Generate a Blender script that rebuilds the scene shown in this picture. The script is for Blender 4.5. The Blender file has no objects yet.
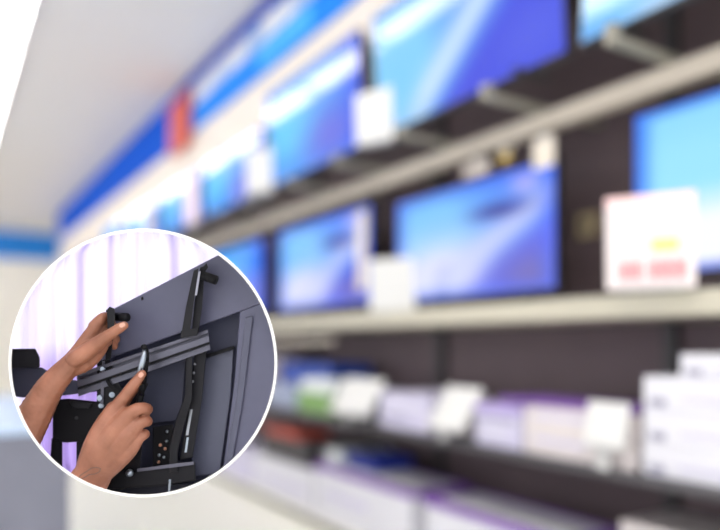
import bpy, bmesh, math, random
from mathutils import Vector, Matrix
random.seed(4)
SC = bpy.context.scene
COL = SC.collection
EYE = 1.25
SN, CS = 0.5207, 0.8537           # the aisle runs 31 degrees off the viewing direction

# ------------------------------------------------------------------ materials
def lin(c):
    return tuple(((v/255)/12.92 if v/255 <= 0.04045 else ((v/255+0.055)/1.055)**2.4) for v in c)
MATS = {}
def mat(name, rgb, rough=0.5, metal=0.0, noise=0.0, nscale=20.0, bump=0.0, spec=0.5):
    if name in MATS: return MATS[name]
    m = bpy.data.materials.new(name); m.use_nodes = True
    nt = m.node_tree; b = nt.nodes['Principled BSDF']
    c = lin(rgb)
    b.inputs['Base Color'].default_value = (*c, 1)
    b.inputs['Roughness'].default_value = rough
    b.inputs['Metallic'].default_value = metal
    b.inputs['Specular IOR Level'].default_value = spec
    if noise or bump:
        tc = nt.nodes.new('ShaderNodeTexCoord'); n = nt.nodes.new('ShaderNodeTexNoise')
        n.inputs['Scale'].default_value = nscale; n.inputs['Detail'].default_value = 5
        nt.links.new(tc.outputs['Object'], n.inputs['Vector'])
        if noise:
            r = nt.nodes.new('ShaderNodeValToRGB')
            r.color_ramp.elements[0].position = .3; r.color_ramp.elements[1].position = .7
            r.color_ramp.elements[0].color = (*[v*(1-noise) for v in c], 1)
            r.color_ramp.elements[1].color = (*[min(1, v*(1+noise)) for v in c], 1)
            nt.links.new(n.outputs['Fac'], r.inputs['Fac']); nt.links.new(r.outputs['Color'], b.inputs['Base Color'])
        if bump:
            bp = nt.nodes.new('ShaderNodeBump'); bp.inputs['Strength'].default_value = bump
            bp.inputs['Distance'].default_value = .002
            nt.links.new(n.outputs['Fac'], bp.inputs['Height']); nt.links.new(bp.outputs['Normal'], b.inputs['Normal'])
    MATS[name] = m
    return m
def emis(name, rgb, strength):
    if name in MATS: return MATS[name]
    m = bpy.data.materials.new(name); m.use_nodes = True
    nt = m.node_tree; nt.nodes.clear()
    e = nt.nodes.new('ShaderNodeEmission'); o = nt.nodes.new('ShaderNodeOutputMaterial')
    e.inputs['Color'].default_value = (*lin(rgb), 1); e.inputs['Strength'].default_value = strength
    nt.links.new(e.outputs[0], o.inputs['Surface'])
    MATS[name] = m
    return m

# ------------------------------------------------------------------ mesh helpers
def empty(name, loc, label=None, cat=None, group=None, kind=None):
    o = bpy.data.objects.new(name, None); COL.objects.link(o); o.location = loc
    o.empty_display_size = .05
    tag(o, label, cat, group, kind); return o
def tag(o, label=None, cat=None, group=None, kind=None):
    if label: o['label'] = label
    if cat: o['category'] = cat
    if group: o['group'] = group
    if kind: o['kind'] = kind
    return o
def obj(name, bm, m, parent=None, smooth=False, bevel=0.0):
    bmesh.ops.recalc_face_normals(bm, faces=bm.faces)
    if bevel:
        bmesh.ops.bevel(bm, geom=[e for e in bm.edges], offset=bevel, segments=2, profile=.6, affect='EDGES')
    me = bpy.data.meshes.new(name); bm.to_mesh(me); bm.free()
    if isinstance(m, (list, tuple)):
        for q in m: me.materials.append(q)
    else: me.materials.append(m)
    if smooth:
        for p in me.polygons: p.use_smooth = True
    o = bpy.data.objects.new(name, me); COL.objects.link(o)
    if parent:
        o.parent = parent
        o.matrix_parent_inverse = Matrix.Translation(-Vector(wloc(parent)))
    return o
def wloc(o):
    v = Vector(o.location)
    while o.parent:
        o = o.parent; v = v + Vector(o.location)
    return v
def box(bm, a, b, mi=0):
    x0, x1 = sorted((a[0], b[0])); y0, y1 = sorted((a[1], b[1])); z0, z1 = sorted((a[2], b[2]))
    vs = [bm.verts.new((x, y, z)) for x in (x0, x1) for y in (y0, y1) for z in (z0, z1)]
    for f in ((0,1,3,2),(4,6,7,5),(0,4,5,1),(2,3,7,6),(0,2,6,4),(1,5,7,3)):
        fc = bm.faces.new([vs[i] for i in f]); fc.material_index = mi
    return vs
def bx(a, b):
    bm = bmesh.new(); box(bm, a, b); return bm
def rotated(bm, c, ang, axis='Z', verts=None):
    bmesh.ops.rotate(bm, cent=Vector(c), matrix=Matrix.Rotation(ang, 3, axis), verts=verts or bm.verts[:]); return bm
def tube(bm, p, q, r0, r1=None, n=16):
    r1 = r0 if r1 is None else r1
    p, q = Vector(p), Vector(q); d = (q-p).normalized()
    u = d.orthogonal().normalized(); v = d.cross(u)
    A = [bm.verts.new(p+(u*math.cos(t)+v*math.sin(t))*r0) for t in [2*math.pi*i/n for i in range(n)]]
    B = [bm.verts.new(q+(u*math.cos(t)+v*math.sin(t))*r1) for t in [2*math.pi*i/n for i in range(n)]]
    for i in range(n): bm.faces.new((A[i], A[(i+1)%n], B[(i+1)%n], B[i]))
    bm.faces.new(A[::-1]); bm.faces.new(B)

# a box given in aisle terms: d = distance to the right, s = along the shelves, z above the eye level
def R(d0, d1, s0, s1, z0, z1): return (d0, s0, EYE+z0), (d1, s1, EYE+z1)
def rbox(name, d0, d1, s0, s1, z0, z1, m, parent=None, bevel=0.0):
    a, b = R(d0, d1, s0, s1, z0, z1)
    return obj(name, bx(a, b), m, parent, bevel=bevel)

# ------------------------------------------------------------------ the room
CEIL = 2.9
M_floor = mat('cream_vinyl_floor', (250,249,238), .35, noise=.02, nscale=3)
M_ceil = mat('ceiling_paint', (236,232,230), .9, noise=.01, nscale=2)
M_wall = mat('cream_wall_paint', (246,242,234), .8)
M_blue = mat('blue_fascia', (22,98,215), .4)
f = rbox('floor', -7, 3.2, -5, 19, -1.35, -EYE, M_floor); tag(f, kind='structure')
f = rbox('ceiling', -7, 3.2, -5, 19, CEIL, CEIL+.1, M_ceil); tag(f, kind='structure')
f = rbox('wall_right', 3.1, 3.2, -5, 19, -EYE, CEIL, M_wall); tag(f, kind='structure')
f = rbox('wall_back', -7, 3.1, 19, 19.1, -EYE, CEIL, M_wall); tag(f, kind='structure')
f = rbox('trim_1', -7, 2.9, 18.93, 19, 2.06, 2.72, mat('end_wall_blue', (14,132,224), .45)); tag(f, kind='structure')
f['label'] = 'blue painted band along the top of the far wall'

# ceiling light panels: one long row above the aisle
M_lamp = emis('light_diffuser', (255,250,246), 13.0)
M_white = mat('white_metal', (232,232,230), .4)
k = 0
s = -4.6
while s < 17.5:
    e = empty('ceiling_light', (.60, s+.72, EYE+CEIL), 'long white ceiling light panel in the row over the aisle', 'ceiling light', 'ceiling light panels in a row over the aisle')
    bm = bmesh.new()
    for a in (R(.38,.41,s,s+1.44,CEIL-.05,CEIL), R(.705,.72,s,s+1.44,CEIL-.05,CEIL), R(.41,.705,s,s+.03,CEIL-.05,CEIL), R(.41,.705,s+1.41,s+1.44,CEIL-.05,CEIL)): box(bm, *a)
    obj('frame', bm, M_white, e)
    rbox('diffuser', .41, .705, s+.03, s+1.41, CEIL-.04, CEIL-.02, M_lamp, e)
    s += 1.5
# unseen panels behind the viewer, added as frontal fill for the inset
for s in (-3.5, -1.8):
    e = empty('ceiling_light', (-1.9, s+.7, EYE+CEIL), 'added unseen fill light panel behind the viewer', 'ceiling light', 'added fill light panels behind the viewer')
    rbox('diffuser', -2.3, -1.5, s, s+1.4, CEIL-.04, CEIL-.001, emis('added_fill_diffuser', (255,250,246), 12.0), e)

# ------------------------------------------------------------------ shelving along the right
M_dark = mat('brown_black_back_panel', (104,88,92), .6, noise=.06, nscale=4)
M_beam = mat('beige_painted_steel', (206,196,182), .5)
M_shelf = mat('cream_shelf_board', (192,187,170), .5)
M_dshelf = mat('dark_grey_shelf', (74,72,76), .5)
M_post = mat('dark_slotted_post', (70,68,70), .5)
sh = empty('display_shelving', (2.6, 6, 0), 'long dark wall shelving with cream shelf edges holding the televisions and boxes', 'shelving')
rbox('back_panel', 2.95, 3.09, -1, 17, -EYE, CEIL-.02, M_dark, sh)
rbox('upper_beam', 2.5, 2.58, -1, 17, 1.025, 1.11, M_beam, sh, .006)
rbox('middle_shelf', 2.3, 2.95, -1, 17, .10, .19, M_shelf, sh, .005)
rbox('lower_shelf', 2.2, 2.95, -1, 17, -.52, -.484, M_dshelf, sh, .004)
rbox('base_deck', 2.2, 2.95, -1, 17, -1.19, -1.15, mat('white_base_deck', (226,224,222), .5), sh, .004)
rbox('plinth', 2.24, 2.9, -1, 17, -EYE, -1.19, mat('grey_green_plinth', (120,120,104), .6), sh)
rbox('label_rail', 2.38, 2.42, 4.3, 9, .0, .035, M_beam, sh, .003)
for s in (.55, 2.02, 3.75, 5.55, 7.2, 9.0, 11.0, 13.0):
    bm = bmesh.new(); box(bm, *R(2.90, 2.95, s-.03, s+.03, -EYE, 1.97))
    for i in range(24):
        z = -.9+i*.1
    obj('upright', bm, M_post, sh)
for s in (.3, .95, 1.75, 2.45, 3.15, 3.85, 4.55, 5.35, 6.1, 6.9, 7.6, 8.4, 9.2, 10.0, 11.0):
    bm = bmesh.new(); box(bm, *R(2.16, 2.95, s-.024, s+.024, 1.12, 1.15))
    vs = box(bm, *R(2.16, 2.2, s-.024, s+.024, 1.15, 1.19))
    obj('shelf_bracket', bm, mat('grey_bracket', (150,146,134), .5), sh, bevel=.003)

# fascia above the top row of televisions
def mottled(name, a, b, scale):
    m = mat(name, a, .5); nt = m.node_tree; bs = nt.nodes['Principled BSDF']
    tc = nt.nodes.new('ShaderNodeTexCoord'); v = nt.nodes.new('ShaderNodeTexVoronoi'); v.inputs['Scale'].default_value = scale
    r = nt.nodes.new('ShaderNodeValToRGB')
    r.color_ramp.elements[0].color = (*lin(a),1); r.color_ramp.elements[1].color = (*lin(b),1)
    r.color_ramp.elements[0].position = .35; r.color_ramp.elements[1].position = .75
    nt.links.new(tc.outputs['Object'], v.inputs['Vector']); nt.links.new(v.outputs['Distance'], r.inputs['Fac']); nt.links.new(r.outputs['Color'], bs.inputs['Base Color'])
    return m
fa = empty('fascia_board', (2.5, 6, EYE+2.0), 'long blue white and beige fascia running under the ceiling above the televisions', 'fascia')
FD = 2.40
rbox('beige_panel', FD+.03, 2.95, -1, 17, 1.98, 2.30, mat('beige_fascia', (238,228,218), .6), fa)
rbox('lower_beige_panel', FD+.03, 2.9, 5.15, 17, 1.76, 1.98, mat('beige_fascia', (228,214,200), .6), fa)
rbox('blue_panel', FD, 2.95, -1, 8.0, 2.30, 2.56, mat('bright_blue_fascia', (36,140,245), .7, spec=.15), fa)
rbox('letter_panel', FD+.01, 2.95, -1, 8.0, 2.56, 2.78, mottled('pale_letter_panel', (240,240,242), (150,180,226), 4), fa)
rbox('top_strip', FD-.01, 2.95, -1, 8.0, 2.78, 2.895, mat('dark_blue_strip', (10,62,180), .8, spec=.1), fa)
rbox('far_panel', FD, 2.95, 8.0, 17, 2.30, 2.895, mat('far_blue_fascia', (22,92,212), .8, spec=.1), fa)
rbox('cyan_panel', FD-.012, FD, 4.6, 5.6, 2.34, 2.52, mat('cyan_panel', (60,180,250), .5), fa)
o = rbox('hanging_sign', FD-.06, FD-.02, 7.4, 8.1, 2.16, 2.74, mat('red_sign', (214,92,76), .5), None, .01)
tag(o, 'red upright sign on the blue fascia under the ceiling', 'sign')

# ------------------------------------------------------------------ televisions
def g2(u, v, cu, cv, su, sv): return math.exp(-((u-cu)/su)**2-((v-cv)/sv)**2)
def mx(a, b, t):
    t = max(0, min(1, t)); return tuple(a[i]*(1-t)+b[i]*t for i in range(3))
def picture(kind, u, v):
    if kind == 'dune':
        c = mx((62,124,248), (116,196,255), 1.5*g2(u,v,.24,.66,.38,.34))
        c = mx(c, (214,218,255), 1.4*g2(u,v,.34,.16,.38,.36))
        w = .10+.95*max(0,(u-.30))
        c = mx(c, (196,204,252), .9*math.exp(-((v-w)/.14)**2)*(u>.25)*min(1,(u-.2)*4))
        if v < w-.1: c = mx(c, (66,80,232), min(1,(w-.1-v)*5)*min(1,max(0,(u-.4)*3)))
        c = mx(c, (112,92,160), .7*g2(u,v,.9,.12,.2,.22))
        c = mx(c, (30,30,130), 1.0*g2(u,v,.70,.70,.15,.06)); c = mx(c, (210,190,250), .8*g2(u,v,.85,.88,.08,.09))
        c = mx(c, (48,92,250), .7*(1-min(1,min(u,1-u,v,1-v)*10)))
    elif kind == 'wave':
        c = mx((72,128,242), (126,206,255), 1.3*g2(u,v,.15,.45,.36,.6))
        w = .06+1.45*(u-.26)
        c = mx(c, (206,230,255), .95*math.exp(-((v-w)/.17)**2)*min(1,max(0,u*3)))
        if v < w-.14: c = mx(c, (56,72,226), min(1,(w-.14-v)*4))
        c = mx(c, (84,100,236), .6*g2(u,v,.9,.2,.2,.25)); c = mx(c, (50,60,190), .8*g2(u,v,.62,.98,.1,.1))
    elif kind == 'ice':
        c = mx((244,248,255), (150,226,254), min(1,max(0,(v-.3)*5)))
        c = mx(c, (124,205,254), max(0,(v-.7)*2))
        c = mx(c, (20,100,245), 1-min(1,min(u,1-v)*14))
        c = mx(c, (60,90,230), .9*(1-min(1,v*14)))
    else:
        c = mx((52,130,246), (90,205,255), 1.2*g2(u,v,.3,.5,.35,.4))
        c = mx(c, (120,96,220), .7*g2(u,v,.72,.25,.3,.3)); c = mx(c, (140,190,255), .6*g2(u,v,.6,.8,.3,.2))
        c = mx(c, (50,80,240), min(1, max(0,(u-.8)*4)))
    return c
def screen_mat():
    m = bpy.data.materials.new('lit_screen'); m.use_nodes = True; nt = m.node_tree; b = nt.nodes['Principled BSDF']
    a = nt.nodes.new('ShaderNodeAttribute'); a.attribute_name = 'picture'
    b.inputs['Base Color'].default_value = (.01,.01,.012,1); b.inputs['Roughness'].default_value = .07
    nt.links.new(a.outputs['Color'], b.inputs['Emission Color']); b.inputs['Emission Strength'].default_value = 1.0
    return m
M_screen = screen_mat()
M_bez = mat('black_bezel', (26,26,32), .35)
M_foot = mat('black_television_foot', (36,36,40), .4)
def television(d, s0, s1, z0, z1, kind, label, group, stand_z, tilt=0.0):
    # the screen looks toward -d; s0 is its right edge seen from the aisle
    e = empty('television', (d+.03, (s0+s1)/2, EYE+stand_z), label, 'television', group)
    piv = (d+.03, (s0+s1)/2, EYE+z0)
    bm = bmesh.new(); box(bm, *R(d+.006, d+.045, s0, s1, z0, z1)); box(bm, *R(d+.045, d+.08, s0+.15, s1-.15, z0+.06, z1-.15))
    rotated(bm, piv, tilt, 'Y'); obj('casing', bm, M_bez, e, bevel=.003)
    nx, nz = 48, 28; bm = bmesh.new(); lay = bm.loops.layers.float_color.new('picture')
    b = .012
    vs = [[bm.verts.new((d+.004, s1-b-(s1-s0-2*b)*i/nx, EYE+z0+.018+(z1-z0-.018-b)*j/nz)) for j in range(nz+1)] for i in range(nx+1)]
    for i in range(nx):
        for j in range(nz):
            f = bm.faces.new((vs[i][j], vs[i+1][j], vs[i+1][j+1], vs[i][j+1]))
            for lp, (a, c) in zip(f.loops, ((i,j),(i+1,j),(i+1,j+1),(i,j+1))):
                lp[lay] = (*lin(picture(kind, a/nx, c/nz)), 1)
    g = bmesh.ops.extrude_face_region(bm, geom=bm.faces[:])
    bmesh.ops.translate(bm, verts=[v for v in g['geom'] if isinstance(v, bmesh.types.BMVert)], vec=(.003,0,0))
    rotated(bm, piv, tilt, 'Y'); obj('screen', bm, M_screen, e)
    for q in (s0+.22, s1-.22):
        bm = bmesh.new()
        box(bm, *R(d+.015, d+.04, q-.02, q+.02, stand_z+.008, z0+.05)); box(bm, *R(d-.08, d+.13, q-.02, q+.02, stand_z, stand_z+.012))
        obj('foot', bm, M_foot, e)
    return e
# top row
tops = [(.52,1.98,'wave','rightmost television of the top row, cut off by the picture corner',.08),
        (2.04,3.50,'wave','largest looking television of the top row, pale wave sweeping up its blue screen',-.05),
        (3.66,5.06,'plain','top row television left of the big wave screen, white light streak along its top',-.045),
        (5.18,6.62,'plain','top row television between two white price cards, deep blue screen',-.025),
        (6.72,8.1,'plain','small looking top row television straight below the red sign',-.025),
        (8.25,9.6,'plain','distant top row television above the round inset case, left of the pinkish card',-.025),
        (9.8,11.2,'plain','farthest blue television of the top row near the ceiling corner',-.025)]
for s0, s1, kd, lb, tl in tops:
    television(2.25, s0, s1, 1.205, 1.93 if s0 < 5 else 1.74, kd, lb, 'televisions of the top row', 1.19, tl)
mids = [(.5,1.91,'ice','pale cyan and white television at the right end of the middle row'),
        (2.33,3.66,'dune','blue dune picture television in the centre of the middle row'),
        (3.97,5.43,'dune','smaller looking middle row television with the blue dune picture, left of a white card'),
        (5.75,7.15,'plain','middle row television half hidden behind the round inset case'),]
for (s0, s1, kd, lb), (z0, z1) in zip(mids, ((.262,.955),(.245,.885),(.262,.945),(.262,.945))):
    television(2.5, s0, s1, z0, z1, kd, lb, 'televisions of the middle row', .19)

# ------------------------------------------------------------------ price cards
M_card = mat('white_card', (218,218,216), .5)
M_clear = mat('grey_card_base', (190,190,190), .4)
def card(d, s, z0, w, h, label, lean=.12, yaw=0, m=None, group='white price cards by the televisions', extra=None):
    e = empty('price_card', (d, s, EYE+z0), label, 'price card', group)
    c = (d, s, EYE+z0)
    bm = bmesh.new(); box(bm, *R(d-.003, d+.003, s-w/2, s+w/2, z0, z0+h)); rotated(bm, c, lean, 'Y'); rotated(bm, c, yaw, 'Z')
    obj('card', bm, m or M_card, e, bevel=.001)
    bm = bmesh.new(); box(bm, *R(d-.02, d+.05, s-w*.4, s+w*.4, z0-.002, z0+.006)); rotated(bm, c, yaw, 'Z')
    obj('card_base', bm, M_clear, e)
    for (nm, u0, u1, v0, v1, mm) in (extra or ()):
        bm = bmesh.new(); box(bm, *R(d-.006, d-.003, s+w/2-w*u1, s+w/2-w*u0, z0+h*v0, z0+h*v1)); rotated(bm, c, lean, 'Y'); rotated(bm, c, yaw, 'Z')
        obj(nm, bm, mm, e)
    return e
M_red = mat('red_print', (244,140,146), .6); M_pink = mat('pink_print', (250,214,214), .6); M_yel = mat('yellow_print', (240,220,120), .6)
card(2.33, 3.45, .19, .32, .31, 'blank white price card between the two blue dune televisions', -.08, .4)
digits = [('print_mark', u, u+.11, .10, .30, M_red) for u in (.16,.30,.50,.64,.78)]
card(2.20, 1.605, .195, .30, .335, 'large price card with red figures and a yellow spot on the middle shelf', -.06, .5, mat('pinkish_card', (232,222,222), .6), extra=[('header_band', 0, 1, .9, 1, M_pink), ('yellow_spot', .52, .82, .40, .52, M_yel), ('text_band', .1, .9, .60, .64, M_pink), ('text_band', .1, .8, .74, .78, M_pink)]+digits)
card(2.12, 3.32, 1.125, .25, .29, 'white price card at the left corner of the big wave television', -.05, .4)
card(2.12, 4.94, 1.14, .27, .33, 'white price card left of the light streaked top row television', -.05, .4)
card(2.12, 6.57, 1.14, .34, .46, 'pinkish white price card in the top row below the red sign', -.05, 0, mat('rosy_card', (246,226,232), .6))
card(2.12, 8.16, 1.19, .36, .40, 'pale distant price card of the top row above the round inset case', -.05)
def clip_tag(d, s, z, w, h, label, m):
    e = empty('shelf_tag', (d, s, EYE+z), label, 'shelf tag')
    obj('plate', bx(*R(d-.012, d-.004, s-w/2, s+w/2, z-h, z)), m, e, bevel=.002)
    obj('clip', bx(*R(d-.016, d+.03, s-.012, s+.012, z-.02, z+.02)), M_clear, e)
clip_tag(2.46, 2.36, .965, .13, .14, 'cream tag at the upper right corner of the central dune television', mat('cream_tag', (226,216,202), .6))
clip_tag(2.46, 2.84, .955, .20, .07, 'greyish tag on the top edge of the central dune television', mat('grey_tag', (190,180,172), .6))
clip_tag(2.46, 2.62, .965, .07, .06, 'small yellow tag on the top edge of the central dune television', mat('mustard_tag', (190,160,80), .6))
clip_tag(2.46, 4.0, .88, .11, .52, 'narrow cream tag down the right edge of the smaller dune television', mat('cream_tag', (226,216,202), .6))
e = empty('wall_socket', (2.93, 2.52, EYE+.62), 'small beige socket on the dark panel left of the large price card', 'socket')
obj('plate', bx(*R(2.93, 2.95, 2.46, 2.58, .56, .68)), mat('beige_socket', (206,188,150), .5), e, bevel=.004)
obj('port', bx(*R(2.925, 2.93, 2.50, 2.54, .60, .64)), M_post, e)

# ------------------------------------------------------------------ boxes on the lower shelves
def carton(d, s0, s1, z0, h, depth, body, label, name='product_box', cat='box', group=None, bands=(), lidm=None, yaw=0):
    c = (d, (s0+s1)/2, EYE+z0)
    e = empty(name, c, label, cat, group)
    bm = bx(*R(d, d+depth, s0, s1, z0, z0+h)); rotated(bm, c, yaw); obj('carton', bm, body, e, bevel=.004)
    for (u0, u1, v0, v1, m) in bands:
        bm = bx(*R(d-.002, d+.002, s1-(s1-s0)*u1, s1-(s1-s0)*u0, z0+h*v0, z0+h*v1)); rotated(bm, c, yaw); obj('printed_band', bm, m, e)
    if lidm:
        bm = bmesh.new()
        box(bm, *R(d-.006, d+.03, s0-.006, s1+.006, z0+h-.03, z0+h+.006)); box(bm, *R(d+depth-.03, d+depth+.006, s0-.006, s1+.006, z0+h-.03, z0+h+.006))
        box(bm, *R(d+.03, d+depth-.03, s0-.006, s0+.03, z0+h-.03, z0+h+.006)); box(bm, *R(d+.03, d+depth-.03, s1-.03, s1+.006, z0+h-.03, z0+h+.006))
        rotated(bm, c, yaw); obj('lid_edge', bm, lidm, e)
    return e
L_ = -.484
M_lav = mat('lavender_white_carton', (200,196,220), .6); M_cr = mat('pinkish_white_carton', (214,206,206), .6); M_wh = mat('white_carton', (216,216,224), .6)
M_gr = mat('grey_print', (150,148,168), .6); M_pur = mat('purple_print', (130,100,185), .6); M_vio = mat('violet_print', (128,88,172), .6)
M_blu = mat('blue_package', (36,74,170), .5); M_green = mat('green_package', (120,160,90), .5); M_blk = mat('black_package', (42,38,42), .5); M_or = mat('orange_red_package', (186,82,66), .6)
# stack at the right end
zz = L_
for i, (s0, s1, h, off, lb) in enumerate(((.75,1.665,.118,0,'bottom white box of the stack at the right end of the lower shelf'), (.75,1.66,.122,.0,'second box from the bottom of the right hand white stack'),
                                     (.72,1.67,.12,.01,'third box from the bottom of the right hand white stack'), (.70,1.54,.082,.04,'topmost smaller white box of the right hand stack'))):
    carton(2.24+off, s0, s1, zz, h, .45, M_wh, lb, group='white boxes stacked at the right end', bands=((.03,.10,.1,.35,M_gr),(.16,.5,.30,.42,M_lav),(.5,.56,.1,.35,M_gr),(.6,.9,.55,.66,M_lav))); zz += h+.001
# pairs
zz = L_
for lb in ('lower pinkish box of the pair left of the white stack', 'upper pinkish box of the pair left of the white stack'):
    carton(2.24, 1.70, 2.27, zz, .102, .4, M_cr, lb, bands=((.1,.6,.55,.75,M_lav),)); zz += .103
carton(2.30, 1.75, 2.5, zz, .022, .3, M_vio, 'thin violet box lying on the pinkish pair of boxes')
carton(2.24, 2.29, 2.60, L_, .19, .42, M_lav, 'lavender box in the middle of the lower shelf', bands=((.1,.9,.62,.72,M_gr),(.1,.7,.3,.4,M_wh)), lidm=mat('pale_violet_edge', (176,160,214), .6))
carton(2.38, 2.62, 2.95, L_, .17, .38, M_cr, 'small pale box behind the second white card')
carton(2.24, 2.97, 3.44, L_, .20, .42, M_lav, 'wide lavender white box left on the lower shelf', bands=((.1,.9,.62,.7,M_wh),(.1,.5,.3,.38,M_gr)))
carton(2.38, 3.46, 4.02, L_, .17, .32, M_wh, 'small white box behind the leftmost leaning card')
def scard(s, z, w, h, label, lean=.6):
    e = card(2.185, s, L_+z, w, h, label, lean, 0, M_card, 'white cards standing before the lower shelf boxes')
    obj('holder', bx(*R(2.18, 2.19, s-.03, s+.03, L_, L_+z+.01)), M_clear, e)
scard(1.80, .085, .19, .175, 'white card standing before the pinkish pair of boxes', .2)
scard(2.78, .05, .28, .25, 'white card standing between the lavender boxes')
scard(3.74, .05, .46, .25, 'white card at the left end of the wide lavender box')
carton(2.24, 4.06, 4.54, L_, .14, .22, M_green, 'green package left of the white cards', 'package', 'package')
carton(2.25, 4.04, 4.5, L_+.142, .09, .2, mat('pale_grey_package', (220,226,226), .5), 'pale grey package lying on the green package', 'package', 'package')
carton(2.26, 4.6, 5.1, L_, .17, .2, mat('grey_blue_package', (150,160,186), .5), 'grey blue package left of the green one', 'package', 'package')
carton(2.50, 4.50, 5.38, L_, .326, .35, M_blu, 'tall blue package behind the green one', 'package', 'package')
carton(2.30, 5.5, 6.6, L_, .38, .4, mat('cream_package', (228,218,220), .5), 'tall cream package at the far end of the lower shelf', 'package', 'package')
# bottom deck
B_ = -1.15
carton(2.22, 3.11, 4.22, B_, .33, .42, M_wh, 'large white box with a violet rim in the middle of the bottom deck', lidm=M_vio, bands=((.12,.6,.4,.55,M_lav),))
carton(2.22, 2.02, 2.97, B_, .33, .36, M_wh, 'large white box with a violet rim right of its twin on the bottom deck', lidm=M_vio, bands=((.1,.7,.4,.5,M_lav),))
carton(2.36, 1.50, 1.86, B_, .44, .35, M_cr, 'pinkish box on the bottom deck at the lower picture edge')
carton(2.22, 4.26, 5.3, B_, .26, .40, M_wh, 'low white box on the bottom deck beside the violet rimmed ones', bands=((.1,.9,.3,.5,M_lav),))
carton(2.22, 5.34, 7.1, B_, .26, .40, M_lav, 'lavender box on the bottom deck beside the round inset case', bands=((.1,.9,.6,.7,M_wh),))
carton(2.36, 3.70, 4.05, B_+.337, .085, .30, mat('navy_package', (36,54,150), .5), 'navy blue box lying on the violet rimmed box')
carton(2.30, 4.07, 4.20, B_+.337, .09, .44, mat('pale_grey_package', (214,220,220), .5), 'narrow pale grey box beside the navy blue box')
carton(2.36, 4.28, 4.38, B_+.262, .16, .2, mat('grey_package', (150,146,150), .5), 'small grey package on the low white box', 'package', 'package')
carton(2.28, 4.42, 5.25, B_+.262, .17, .3, M_blk, 'black package on the low white box', 'package', 'package')
carton(2.28, 4.62, 5.2, B_+.433, .06, .28, M_or, 'orange red package on top of the black package', 'package', 'package')

# ------------------------------------------------------------------ counter at the left
ct = empty('sales_counter', (-.4, 4, 0), 'grey sales counter with a pale blue top at the lower left', 'counter')
rbox('body', -1.6, .50, 3.21, 5.2, -EYE, -.38, mat('grey_counter_side', (118,120,134), .6, noise=.08, nscale=5), ct)
rbox('counter_top', -1.62, .51, 3.2, 5.25, -.38, -.35, mat('pale_blue_top', (176,198,226), .4), ct, .004)
rbox('kick_board', -1.55, .51, 3.2, 3.21, -EYE, -1.12, M_post, ct)

# ================================================================== the round inset case
# points inside the case: (u, v) on its face in a 539-unit square, Z = metres from the viewer
def P(u, v, Z):
    px, py = u/1.8586, 220+v/1.8586
    X = (px-360)/700*Z; z = (343-py)/700*Z
    return Vector((X*CS+SN*Z, -X*SN+CS*Z, EYE+z))
KU = 1/1.8586/700
C0 = (143*1.8586, 143*1.8586); RU = 133*1.8586
FRONT, BACK = .915, 1.125
def ring_pts(Z, r, n=128): return [P(C0[0]+r*math.cos(2*math.pi*i/n), C0[1]+r*math.sin(2*math.pi*i/n), Z) for i in range(n)]
def loft(rings, caps=True, closed=False):
    bm = bmesh.new(); V = [[bm.verts.new(p) for p in r] for r in rings]; n = len(V[0])
    m = len(V)
    for a in range(m if closed else m-1):
        for i in range(n): bm.faces.new((V[a][i], V[a][(i+1)%n], V[(a+1)%m][(i+1)%n], V[(a+1)%m][i]))
    if caps and not closed: bm.faces.new(V[0][::-1]); bm.faces.new(V[-1])
    bmesh.ops.recalc_face_normals(bm, faces=bm.faces)
    return bm
M_rim = mat('white_rim', (250,250,250), .4)
case = empty('round_inset', P(C0[0], C0[1], 1.0), 'round white rimmed inset, given depth, showing a television being mounted', 'inset')  # the round inset circle, given depth as an open shell
obj('housing', loft([ring_pts(FRONT+.004, RU+1.2), ring_pts(BACK, RU+1.2), ring_pts(BACK, RU-1.0), ring_pts(FRONT+.004, RU-1.0)], closed=True), M_rim, case, True)
obj('rim', loft([ring_pts(FRONT, RU-2.6), ring_pts(FRONT-.002, RU-.6), ring_pts(FRONT, RU+2.0), ring_pts(FRONT+.004, RU+2.0), ring_pts(FRONT+.004, RU-2.6)], closed=True), M_rim, case, True)
obj('added_backlight', loft([ring_pts(BACK-.004, RU-1.2), ring_pts(BACK, RU-1.2)]), emis('added_backlight_glow', (238,234,255), 2.0), case)  # added glowing disc, standing in for window light behind the curtain

_cut = obj('cutter', loft([ring_pts(FRONT+.006, RU-1.4), ring_pts(BACK-.01, RU-1.4)]), M_rim)
def bake(o, mods):
    for kind, kw in mods:
        md = o.modifiers.new(kind, kind)
        for k_, v_ in kw.items(): setattr(md, k_, v_)
    dg = bpy.context.evaluated_depsgraph_get(); dg.update()
    me = bpy.data.meshes.new_from_object(o.evaluated_get(dg), depsgraph=dg)
    old = o.data; o.modifiers.clear(); o.data = me
    if old.users == 0: bpy.data.meshes.remove(old)
def crop(o):
    bpy.context.view_layer.update()
    bake(o, [('BOOLEAN', dict(operation='INTERSECT', object=_cut, solver='EXACT'))])
    return o

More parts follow.
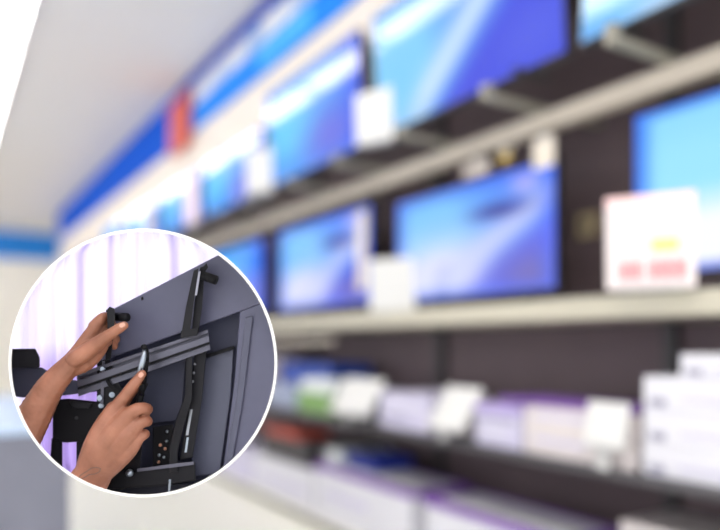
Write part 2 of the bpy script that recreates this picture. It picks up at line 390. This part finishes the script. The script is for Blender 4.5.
# curtain
M_cur = bpy.data.materials.new('sheer_curtain'); M_cur.use_nodes = True
nt = M_cur.node_tree; nt.nodes.clear()
out = nt.nodes.new('ShaderNodeOutputMaterial'); df = nt.nodes.new('ShaderNodeBsdfDiffuse'); tl = nt.nodes.new('ShaderNodeBsdfTranslucent'); mxs = nt.nodes.new('ShaderNodeMixShader'); mxs.inputs[0].default_value = .6
at = nt.nodes.new('ShaderNodeAttribute'); at.attribute_name = 'shade_tint'
for n_ in (df, tl): nt.links.new(at.outputs['Color'], n_.inputs['Color'])
nt.links.new(df.outputs[0], mxs.inputs[1]); nt.links.new(tl.outputs[0], mxs.inputs[2]); nt.links.new(mxs.outputs[0], out.inputs['Surface'])
bm = bmesh.new(); lay = bm.loops.layers.float_color.new('shade_tint')
NX, NY = 220, 14
def fold(u): return .006*math.sin(u/9.0)+.004*math.sin(u/4.1+1)+.004*math.sin(u/21.0)
def shade_tint(u, v):  # fold stripes and the purple lower part are shade put into the colour
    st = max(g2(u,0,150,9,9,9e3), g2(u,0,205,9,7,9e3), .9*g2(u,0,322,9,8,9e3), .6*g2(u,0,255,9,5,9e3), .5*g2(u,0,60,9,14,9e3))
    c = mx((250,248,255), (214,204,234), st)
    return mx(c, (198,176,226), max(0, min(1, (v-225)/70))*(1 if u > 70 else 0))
rows = []
for j in range(NY+1):
    rows.append([bm.verts.new(P(-20+580*i/NX, -20+580*j/NY, 1.085+fold(-20+580*i/NX))) for i in range(NX+1)])
for j in range(NY):
    for i in range(NX):
        fc = bm.faces.new((rows[j][i], rows[j+1][i], rows[j+1][i+1], rows[j][i+1])); fc.smooth = True
        for lp, (a, c) in zip(fc.loops, ((i,j),(i,j+1),(i+1,j+1),(i+1,j))): lp[lay] = (*lin(shade_tint(-20+580*a/NX, -20+580*c/NY)), 1)
# trim to the case by hand: faces whose centre lies outside the round opening go
for fc in bm.faces[:]:
    pass
doomed = []
for j in range(NY+1):
    for i in range(NX+1):
        u, v = -20+580*i/NX, -20+580*j/NY
        dx, dy = u-C0[0], v-C0[1]; rr = math.hypot(dx, dy)
        if rr > RU-2: 
            t_ = (RU-2)/rr; rows[j][i].co = P(C0[0]+dx*t_, C0[1]+dy*t_, 1.085+fold(u)*.3)
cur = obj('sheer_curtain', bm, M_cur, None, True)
tag(cur, 'white lavender sheer curtain with lilac shade in its colour hanging behind the television mount', 'curtain')

# television seen from behind
def ZP(u): return 1.040-.050*(u/539)
def prism(bm, pts, f0, f1, mi=0, push=None):
    A = [bm.verts.new(P(u, v, ZP(u)-f1)) for u, v in pts]; B = [bm.verts.new(P(u, v, ZP(u)-f0)) for u, v in pts]
    n = len(pts); bm.faces.new(A).material_index = mi; bm.faces.new(B[::-1]).material_index = mi
    for i in range(n): bm.faces.new((A[i], B[i], B[(i+1)%n], A[(i+1)%n])).material_index = mi
def pris(name, pts, f0, f1, m, parent, bevel=.0012, clip=False):
    bm = bmesh.new(); prism(bm, pts, f0, f1); o = obj(name, bm, m, parent, bevel=bevel)
    if clip: crop(o)
    return o
M_slate = mat('slate_plastic', (80,81,104), .45, noise=.03, nscale=60, bump=.1)
M_slate2 = mat('dark_slate_plastic', (66,68,86), .5, spec=.25)
M_slate3 = mat('deep_slate_plastic', (34,35,46), .5, spec=.2)
M_black = mat('black_steel', (22,22,27), .5, spec=.2)
M_rail = mat('grey_anodised_rail', (84,84,98), .35, metal=.3)
M_silver = mat('bright_steel', (150,160,172), .35, metal=.9)
M_blackp = mat('matt_black_plastic', (18,18,22), .6, spec=.15)
tv = empty('television', P(360, 330, 1.0), 'back of a dark television tilted in the round case', 'television')
TB = .0
pris('top_cover', [(188,177),(215,163),(420,58),(580,-25),(580,118),(446,170),(330,212),(190,262)], -.022, TB, M_slate, tv, .002, True)
pris('side_cover', [(446,170),(580,118),(580,560),(395,560),(414,470),(436,300)], -.022, TB-.001, M_slate, tv, .002, True)
pris('recessed_panel', [(186,258),(452,165),(440,300),(416,470),(400,560),(186,560)], -.046, -.034, M_slate2, tv, 0, True)
pris('ridge', [(456,182),(470,178),(452,330),(428,470),(416,470),(440,330)], -.001, .004, mat('light_slate_edge', (70,72,92), .4), tv, .001, True)
pris('vent_panel', [(384,252),(434,236),(428,330),(408,470),(352,478),(372,330)], -.034, -.022, mat('vent_slate', (74,77,96), .5), tv, .001)
pris('vent_panel_lip', [(382,250),(436,233),(435,240),(384,257)], -.034, -.014, M_blackp, tv, .0005)
pris('screw_hole', [(262,144),(266,142),(267,148),(263,150)], .0, .0008, M_blackp, tv, 0)
pris('centre_panel', [(268,268),(346,242),(336,372),(268,380)], -.034, -.026, M_slate2, tv, .001)

# wall mount
wm = empty('television_mount', P(200, 330, .99), 'black steel television wall mount with rail and bolts', 'wall mount')
bm = bmesh.new()
def lerp(a, b, t): return (a[0]+(b[0]-a[0])*t, a[1]+(b[1]-a[1])*t)
TL, TR, BL, BR = (142,286), (386,204), (146,328), (391,241)
for a, b, h in ((0,.16,.020),(.16,.30,.012),(.30,.62,.024),(.62,.72,.012),(.72,1,.018)):
    prism(bm, [lerp(TL,BL,a), lerp(TR,BR,a), lerp(TR,BR,b), lerp(TL,BL,b)], -.004, h)
obj('rail', bm, M_rail, wm, bevel=.0004)
pris('rail_slot', [lerp(TL,BL,.60), lerp(TR,BR,.60), lerp(TR,BR,.70), lerp(TL,BL,.70)], .013, .0245, M_blackp, wm, 0)
# upper hook of the right bracket
hb = bmesh.new()
prism(hb, [(360,94),(369,90),(362,140),(352,214),(336,219),(346,160)], .018, .034)
prism(hb, [(372,88),(378,86),(384,80),(387,88),(380,98),(376,160),(369,208),(356,214),(362,150)], .012, .026)
prism(hb, [(336,206),(368,200),(367,214),(336,220)], .018, .034)
hk = obj('hook_bracket', hb, M_black, wm, bevel=.0006)
pris('hook_highlight_edge', [(369,96),(373,95),(366,140),(362,140)], .020, .036, mat('painted_highlight', (140,140,152), .3, metal=.6), wm, 0)  # pale strip painted in as the hook's highlight
bm = bmesh.new(); tube(bm, P(376,103,.972), P(402,112,.968), .0065); obj('knob', bm, M_blackp, wm, True)
bm = bmesh.new(); tube(bm, P(217,180,.985), P(236,181,.97), .006); tube(bm, P(210,180,.985), P(220,180,.982), .0035); obj('knob', bm, M_blackp, wm, True)
# lower right bracket
pris('vertical_bracket', [(346,246),(357,244),(357,330),(340,388),(330,430),(330,468),(314,470),(314,425),(326,375),(344,325)], -.008, .016, M_black, wm)
pris('slotted_plate', [(362,244),(384,240),(376,330),(358,442),(334,446),(352,330)], -.012, .006, M_black, wm)
pris('slot', [(353,352),(358,352),(350,400),(345,400)], .006, .0072, mat('worn_silver', (150,154,162), .35, metal=.8), wm, 0)
pris('slot', [(347,404),(351,404),(347,432),(343,432)], .006, .0072, M_silver, wm, 0)
for (u, v) in ((362,268),(360,284),(358,300)):
    bm = bmesh.new(); tube(bm, P(u, v, ZP(u)-.004), P(u, v, ZP(u)-.009), .0022); obj('bolt', bm, mat('dull_steel', (110,112,120), .35, metal=.7), wm, True)
M_bolt_refl = mat('skin_reflection_bolt', (205,150,125), .35, metal=.6)  # some bolts have the skin's reflection put into their colour
pris('bolt_plate', [(284,384),(322,380),(318,456),(284,458)], -.018, .000, M_blackp, wm)
for i, (u, v) in enumerate(((311,393),(310,411),(298,418),(307,425),(296,437),(305,441),(295,450))):
    bm = bmesh.new(); tube(bm, P(u, v, ZP(u)+.001), P(u, v, ZP(u)-.006), .0026, .0018, 12); obj('bolt', bm, M_bolt_refl if i in (2,3,6) else M_silver, wm, True)
pris('cross_bar', [(180,470),(300,462),(362,450),(364,484),(300,494),(180,502)], -.010, .012, M_black, wm, .002, True)
pris('cross_bar_lip', [(255,462),(330,452),(360,449),(360,455),(330,459),(255,468)], .012, .018, M_rail, wm, .0005)
pris('lower_panel', [(186,500),(400,486),(392,560),(186,560)], -.018, -.002, M_slate3, wm, .001, True)
pris('slot', [(314,482),(318,482),(316,508),(312,508)], .012, .0135, M_silver, wm, 0)
pris('centre_upright', [(236,352),(262,340),(268,380),(258,485),(228,487),(232,400)], -.004, .010, M_black, wm)
bm = bmesh.new(); tube(bm, P(241,470,.998), P(241,470,.99), .0055, .0045); obj('bolt', bm, M_silver, wm, True)
# left bracket, joint and swing arms
lb = bmesh.new()
prism(lb, [(197,168),(203,162),(213,166),(214,178),(212,205),(206,258),(196,262),(196,205)], .012, .026)
prism(lb, [(199,167),(204,161),(213,165),(214,180),(212,203),(200,203)], .020, .070)
obj('hook_bracket', lb, M_black, wm, bevel=.0008)
lb = bmesh.new()
prism(lb, [(180,262),(203,258),(212,285),(226,312),(246,322),(268,300),(276,304),(262,335),(248,352),(214,350),(196,356),(180,350)], .004, .016)
obj('joint_plate', lb, M_black, wm, bevel=.001)
pris('joint_plate_edge', [(190,262),(195,262),(192,346),(186,346)], .016, .019, M_rail, wm, .0005)
lb = bmesh.new()
for i in range(12):
    a0, a1 = math.pi*(.05+i*.075), math.pi*(.05+(i+1)*.075)
    q = lambda a, r: (226+r*math.cos(a), 286+r*1.1*math.sin(a))
    prism(lb, [q(a0,32), q(a1,32), q(a1,25), q(a0,25)], .016, .021)
obj('curved_lever', lb, M_blackp, wm)
for (u, v, r) in ((190,276,.0030),(186,331,.0034),(208,325,.0030),(188,345,.0028)):
    bm = bmesh.new(); tube(bm, P(u, v, ZP(u)-.014), P(u, v, ZP(u)-.025), r, r*.8, 12); tube(bm, P(u, v, ZP(u)-.014), P(u, v, ZP(u)-.018), r*1.35, r*1.35, 16)
    obj('bolt', bm, M_silver, wm, False)
pris('swing_arm', [(-10,240),(66,239),(74,256),(74,274),(-10,276)], .000, .030, M_black, wm, .002, True)
pris('swing_arm', [(-10,272),(78,274),(104,290),(150,300),(186,292),(186,318),(120,326),(40,330),(-10,322)], -.012, .012, M_slate2, wm, .002, True)
pris('swing_arm', [(98,334),(128,332),(186,338),(190,408),(122,414),(98,408)], -.006, .018, M_blackp, wm, .003)
pris('arm_cap', [(128,336),(172,340),(164,350),(136,350)], .018, .024, M_black, wm, .001)
bm = bmesh.new(); tube(bm, P(142,368,ZP(142)-.018), P(142,368,ZP(142)-.0195), .0028); obj('screw_hole', bm, M_black, wm)
pris('support_post', [(96,405),(116,405),(116,470),(104,520),(90,500)], -.006, .010, M_blackp, wm, .002, True)
pris('lower_arm', [(142,404),(190,402),(232,400),(232,500),(160,520),(142,460)], -.006, .006, M_black, wm, .002, True)

# ------------------------------------------------------------------ hands
def capsule_chain(bm, pts):
    # pts: (u, v, Z, r in face units) -> overlapping balls
    for a, b in zip(pts, pts[1:]):
        pa, pb = P(*a[:3]), P(*b[:3]); ra, rb = a[3]*KU*a[2], b[3]*KU*b[2]
        L = (pb-pa).length; n = max(1, int(L/(min(ra, rb)*.30)))
        for i in range(n+1):
            t = i/n
            bmesh.ops.create_icosphere(bm, subdivisions=2, radius=ra+(rb-ra)*t, matrix=Matrix.Translation(pa.lerp(pb, t)))
def curve_pts(pts, steps=4):
    # Catmull-Rom through the joints keeps bends soft
    out = []
    for i in range(len(pts)-1):
        p0 = pts[max(0,i-1)]; p1 = pts[i]; p2 = pts[i+1]; p3 = pts[min(len(pts)-1,i+2)]
        for k_ in range(steps):
            t = k_/steps
            out.append(tuple(.5*((2*p1[j])+(-p0[j]+p2[j])*t+(2*p0[j]-5*p1[j]+4*p2[j]-p3[j])*t*t+(-p0[j]+3*p1[j]-3*p2[j]+p3[j])*t**3) for j in range(4)))
    out.append(pts[-1]); return out
bm = bmesh.new()
CH = []
# upper (left) arm and hand
CH += [[(-30,500,.975,44),(20,438,.972,39),(59,372,.970,33),(92,313,.968,26.5),(124,276,.966,21.5),(138,262,.966,20)]]
CH += [[(126,268,.968,16),(144,249,.967,16),(162,222,.965,14),(176,201,.964,12)]]
CH += [[(130,270,.965,18),(148,252,.965,18),(168,228,.966,15.5),(182,210,.972,12.5)]]
CH += [[(132,272,.968,19),(154,256,.970,19),(176,234,.976,16),(190,218,.982,12)]]
CH += [[(136,276,.970,16),(160,264,.974,17),(182,246,.982,13),(193,230,.988,11)]]
CH += [[(176,198,.964,12.5),(188,184,.966,10.5),(197,180,.978,9.5),(205,186,1.0,8.5),(208,198,1.008,8)]]
CH += [[(182,208,.972,12.5),(195,194,.978,10.5),(205,192,.992,9),(214,204,1.008,8)]]
CH += [[(190,218,.982,11.5),(200,208,.990,10),(208,212,1.0,8.5),(216,222,1.008,8)]]
CH += [[(193,230,.988,10.5),(202,226,.997,9),(212,234,1.006,8)]]
CH += [[(140,258,.958,17),(164,242,.952,15.5),(188,224,.946,13),(208,210,.944,10.5),(222,201,.945,10),(231,196,.948,8.2)]]
# lower (right) arm and hand
CH += [[(95,590,.968,36),(122,540,.966,34),(146,500,.966,31),(164,470,.965,26),(176,452,.964,24)]]
CH += [[(120,585,.972,36),(142,540,.970,33),(164,505,.968,30),(182,476,.966,26),(194,456,.964,24)]]
CH += [[(164,464,.966,24),(176,426,.960,24),(192,388,.955,21),(212,352,.953,16)]]
CH += [[(174,464,.964,25),(194,424,.955,25),(217,388,.949,21),(238,362,.947,16)]]
CH += [[(182,466,.964,25),(210,432,.956,24),(234,402,.950,19.5),(252,382,.951,14.5)]]
CH += [[(190,468,.966,22),(216,446,.961,21.5),(239,426,.957,18),(253,408,.957,14)]]
CH += [[(214,352,.953,14.5),(232,328,.951,12),(242,314,.952,11.2),(254,299,.956,10),(264,286,.962,8.2)]]
CH += [[(238,362,.947,14.5),(254,352,.945,12.5),(268,350,.953,11.5),(274,352,.970,10.5),(264,354,.984,9.5),(252,358,.988,8.5)]]
CH += [[(252,382,.951,14),(266,374,.954,12),(273,374,.966,11),(270,376,.982,10),(258,380,.988,8.5)]]
CH += [[(252,408,.957,13),(264,400,.960,11),(269,398,.970,10),(264,400,.983,9),(254,402,.988,8)]]
CH += [[(182,430,.972,18),(200,386,.980,14),(222,352,.985,11.5),(240,326,.984,10),(252,312,.980,8.5)]]
for c in CH: capsule_chain(bm, curve_pts(c, 3))
M_skin = bpy.data.materials.new('brown_skin'); M_skin.use_nodes = True; nt = M_skin.node_tree; b = nt.nodes['Principled BSDF']
tc = nt.nodes.new('ShaderNodeTexCoord'); n1 = nt.nodes.new('ShaderNodeTexNoise'); n1.inputs['Scale'].default_value = 28; n1.inputs['Detail'].default_value = 6
r = nt.nodes.new('ShaderNodeValToRGB'); r.color_ramp.elements[0].position = .3; r.color_ramp.elements[1].position = .72
r.color_ramp.elements[0].color = (*lin((124,78,58)),1); r.color_ramp.elements[1].color = (*lin((162,108,86)),1)
nt.links.new(tc.outputs['Object'], n1.inputs['Vector']); nt.links.new(n1.outputs['Fac'], r.inputs['Fac']); nt.links.new(r.outputs['Color'], b.inputs['Base Color'])
n2 = nt.nodes.new('ShaderNodeTexNoise'); n2.inputs['Scale'].default_value = 350; n2.inputs['Detail'].default_value = 4
bp = nt.nodes.new('ShaderNodeBump'); bp.inputs['Strength'].default_value = .25; bp.inputs['Distance'].default_value = .0008
nt.links.new(tc.outputs['Object'], n2.inputs['Vector']); nt.links.new(n2.outputs['Fac'], bp.inputs['Height']); nt.links.new(bp.outputs['Normal'], b.inputs['Normal'])
b.inputs['Roughness'].default_value = .48; b.inputs['Subsurface Weight'].default_value = .12; b.inputs['Subsurface Radius'].default_value = (.01,.004,.002); b.inputs['Subsurface Scale'].default_value = .4
ph = obj('person', bm, M_skin)
tag(ph, 'brown bare forearms and hands of a person fitting the television mount', 'person')
bake(ph, [('REMESH', dict(mode='VOXEL', voxel_size=.0013, use_smooth_shade=True)), ('SMOOTH', dict(factor=.6, iterations=7))])
crop(ph)
for p in ph.data.polygons: p.use_smooth = True
# nails and tattoo lie on the skin: find the surface facing the viewer
bpy.context.view_layer.update()
from mathutils.bvhtree import BVHTree
bmt = bmesh.new(); bmt.from_mesh(ph.data); TREE = BVHTree.FromBMesh(bmt); bmt.free()
def on_skin(u, v, lift=.0006):
    o0 = P(u, v, .90); d0 = (P(u, v, 1.0)-o0).normalized()
    hit = TREE.ray_cast(o0, d0)
    return (hit[0]-d0*lift) if hit[0] else P(u, v, .95)
def nail(cu, cv, ang, l, w, m):
    bm = bmesh.new(); N = 10; rows_ = []
    for i in range(N+1):
        a = -1+2*i/N; half = w*math.sqrt(max(0, 1-abs(a)**3))*1.0+.15
        rows_.append([bm.verts.new(on_skin(cu+a*l*math.cos(ang)-b_*half*math.sin(ang), cv+a*l*math.sin(ang)+b_*half*math.cos(ang), .0007*(1-.3*abs(b_)))) for b_ in (-1,-.5,0,.5,1)])
    for i in range(N):
        for j in range(4): bm.faces.new((rows_[i][j], rows_[i+1][j], rows_[i+1][j+1], rows_[i][j+1]))
    return obj('fingernail', bm, m, ph, True)
M_nail = mat('fingernail', (196,150,134), .4)
nail(262, 288, math.radians(-48), 5.5, 4.2, M_nail)
nail(227, 195, math.radians(-25), 6, 4.2, M_nail)
# tattoo: a small closed outline on the wrist
pts = [(150,474),(160,468),(170,461),(180,460),(187,462),(185,468),(176,472),(166,473),(158,478),(150,482),(147,479),(150,474)]
bm = bmesh.new(); fine = []
for a, c in zip(pts, pts[1:]):
    for i in range(5): fine.append(lerp(a, c, i/5))
L3 = [on_skin(u, v, .0001) for u, v in fine]+[on_skin(*pts[-1], .0001)]
for a, c in zip(L3, L3[1:]): tube(bm, a, c, .00055, None, 6)
o = obj('tattoo', bm, mat('tattoo_ink', (92,74,66), .6), ph); o['label'] = 'small grey outline tattoo on the wrist'

# ratchet held in the lower hand
tl_ = empty('ratchet_wrench', P(262, 270, .97), 'small bright ratchet wrench under the pointing finger', 'wrench')
def sweep(bm, pts, n=12):
    for a, c in zip(pts, pts[1:]): tube(bm, P(*a[:3]), P(*c[:3]), a[3]*KU, c[3]*KU, n)
bm = bmesh.new(); capsule_chain(bm, curve_pts([(268,240,.972,3),(268,247,.970,4.6),(266,258,.968,6),(263,270,.968,6),(260,282,.970,5),(258,294,.974,4)], 4))
hd = obj('head', bm, M_silver, tl_, True); bake(hd, [('REMESH', dict(mode='VOXEL', voxel_size=.0007, use_smooth_shade=True)), ('SMOOTH', dict(factor=.6, iterations=8))])
bm = bmesh.new(); sweep(bm, [(270,234,.976,3),(273,246,.976,4),(272,262,.977,5),(268,282,.978,6),(266,304,.978,5.5),(262,325,.98,5.5),(256,350,.982,5)])
obj('handle', bm, M_blackp, tl_, True)
bm = bmesh.new(); tube(bm, P(267,236,.978), P(268,236,.966), .004, .004, 12); obj('drive_socket', bm, M_blackp, tl_, True)

bpy.data.objects.remove(_cut, do_unlink=True)

# ------------------------------------------------------------------ light, camera
w = bpy.data.worlds.new('shop'); SC.world = w; w.use_nodes = True
w.node_tree.nodes['Background'].inputs['Color'].default_value = (.95,.96,1,1); w.node_tree.nodes['Background'].inputs['Strength'].default_value = 2.0

cam = bpy.data.cameras.new('camera'); co = bpy.data.objects.new('camera', cam); COL.objects.link(co)
co.location = (0, 0, EYE); co.rotation_euler = (math.pi/2, 0, -math.atan2(SN, CS))
cam.sensor_width = 36; cam.lens = 35.0; cam.shift_y = 78/720
cam.dof.use_dof = True; cam.dof.focus_distance = .975; cam.dof.aperture_fstop = 1.0
cam.clip_start = .05
SC.camera = co
SC.view_settings.view_transform = 'Standard'; SC.view_settings.look = 'None'
SC.view_settings.exposure = 0.0; SC.view_settings.gamma = 1; SC.view_settings.use_curve_mapping = False
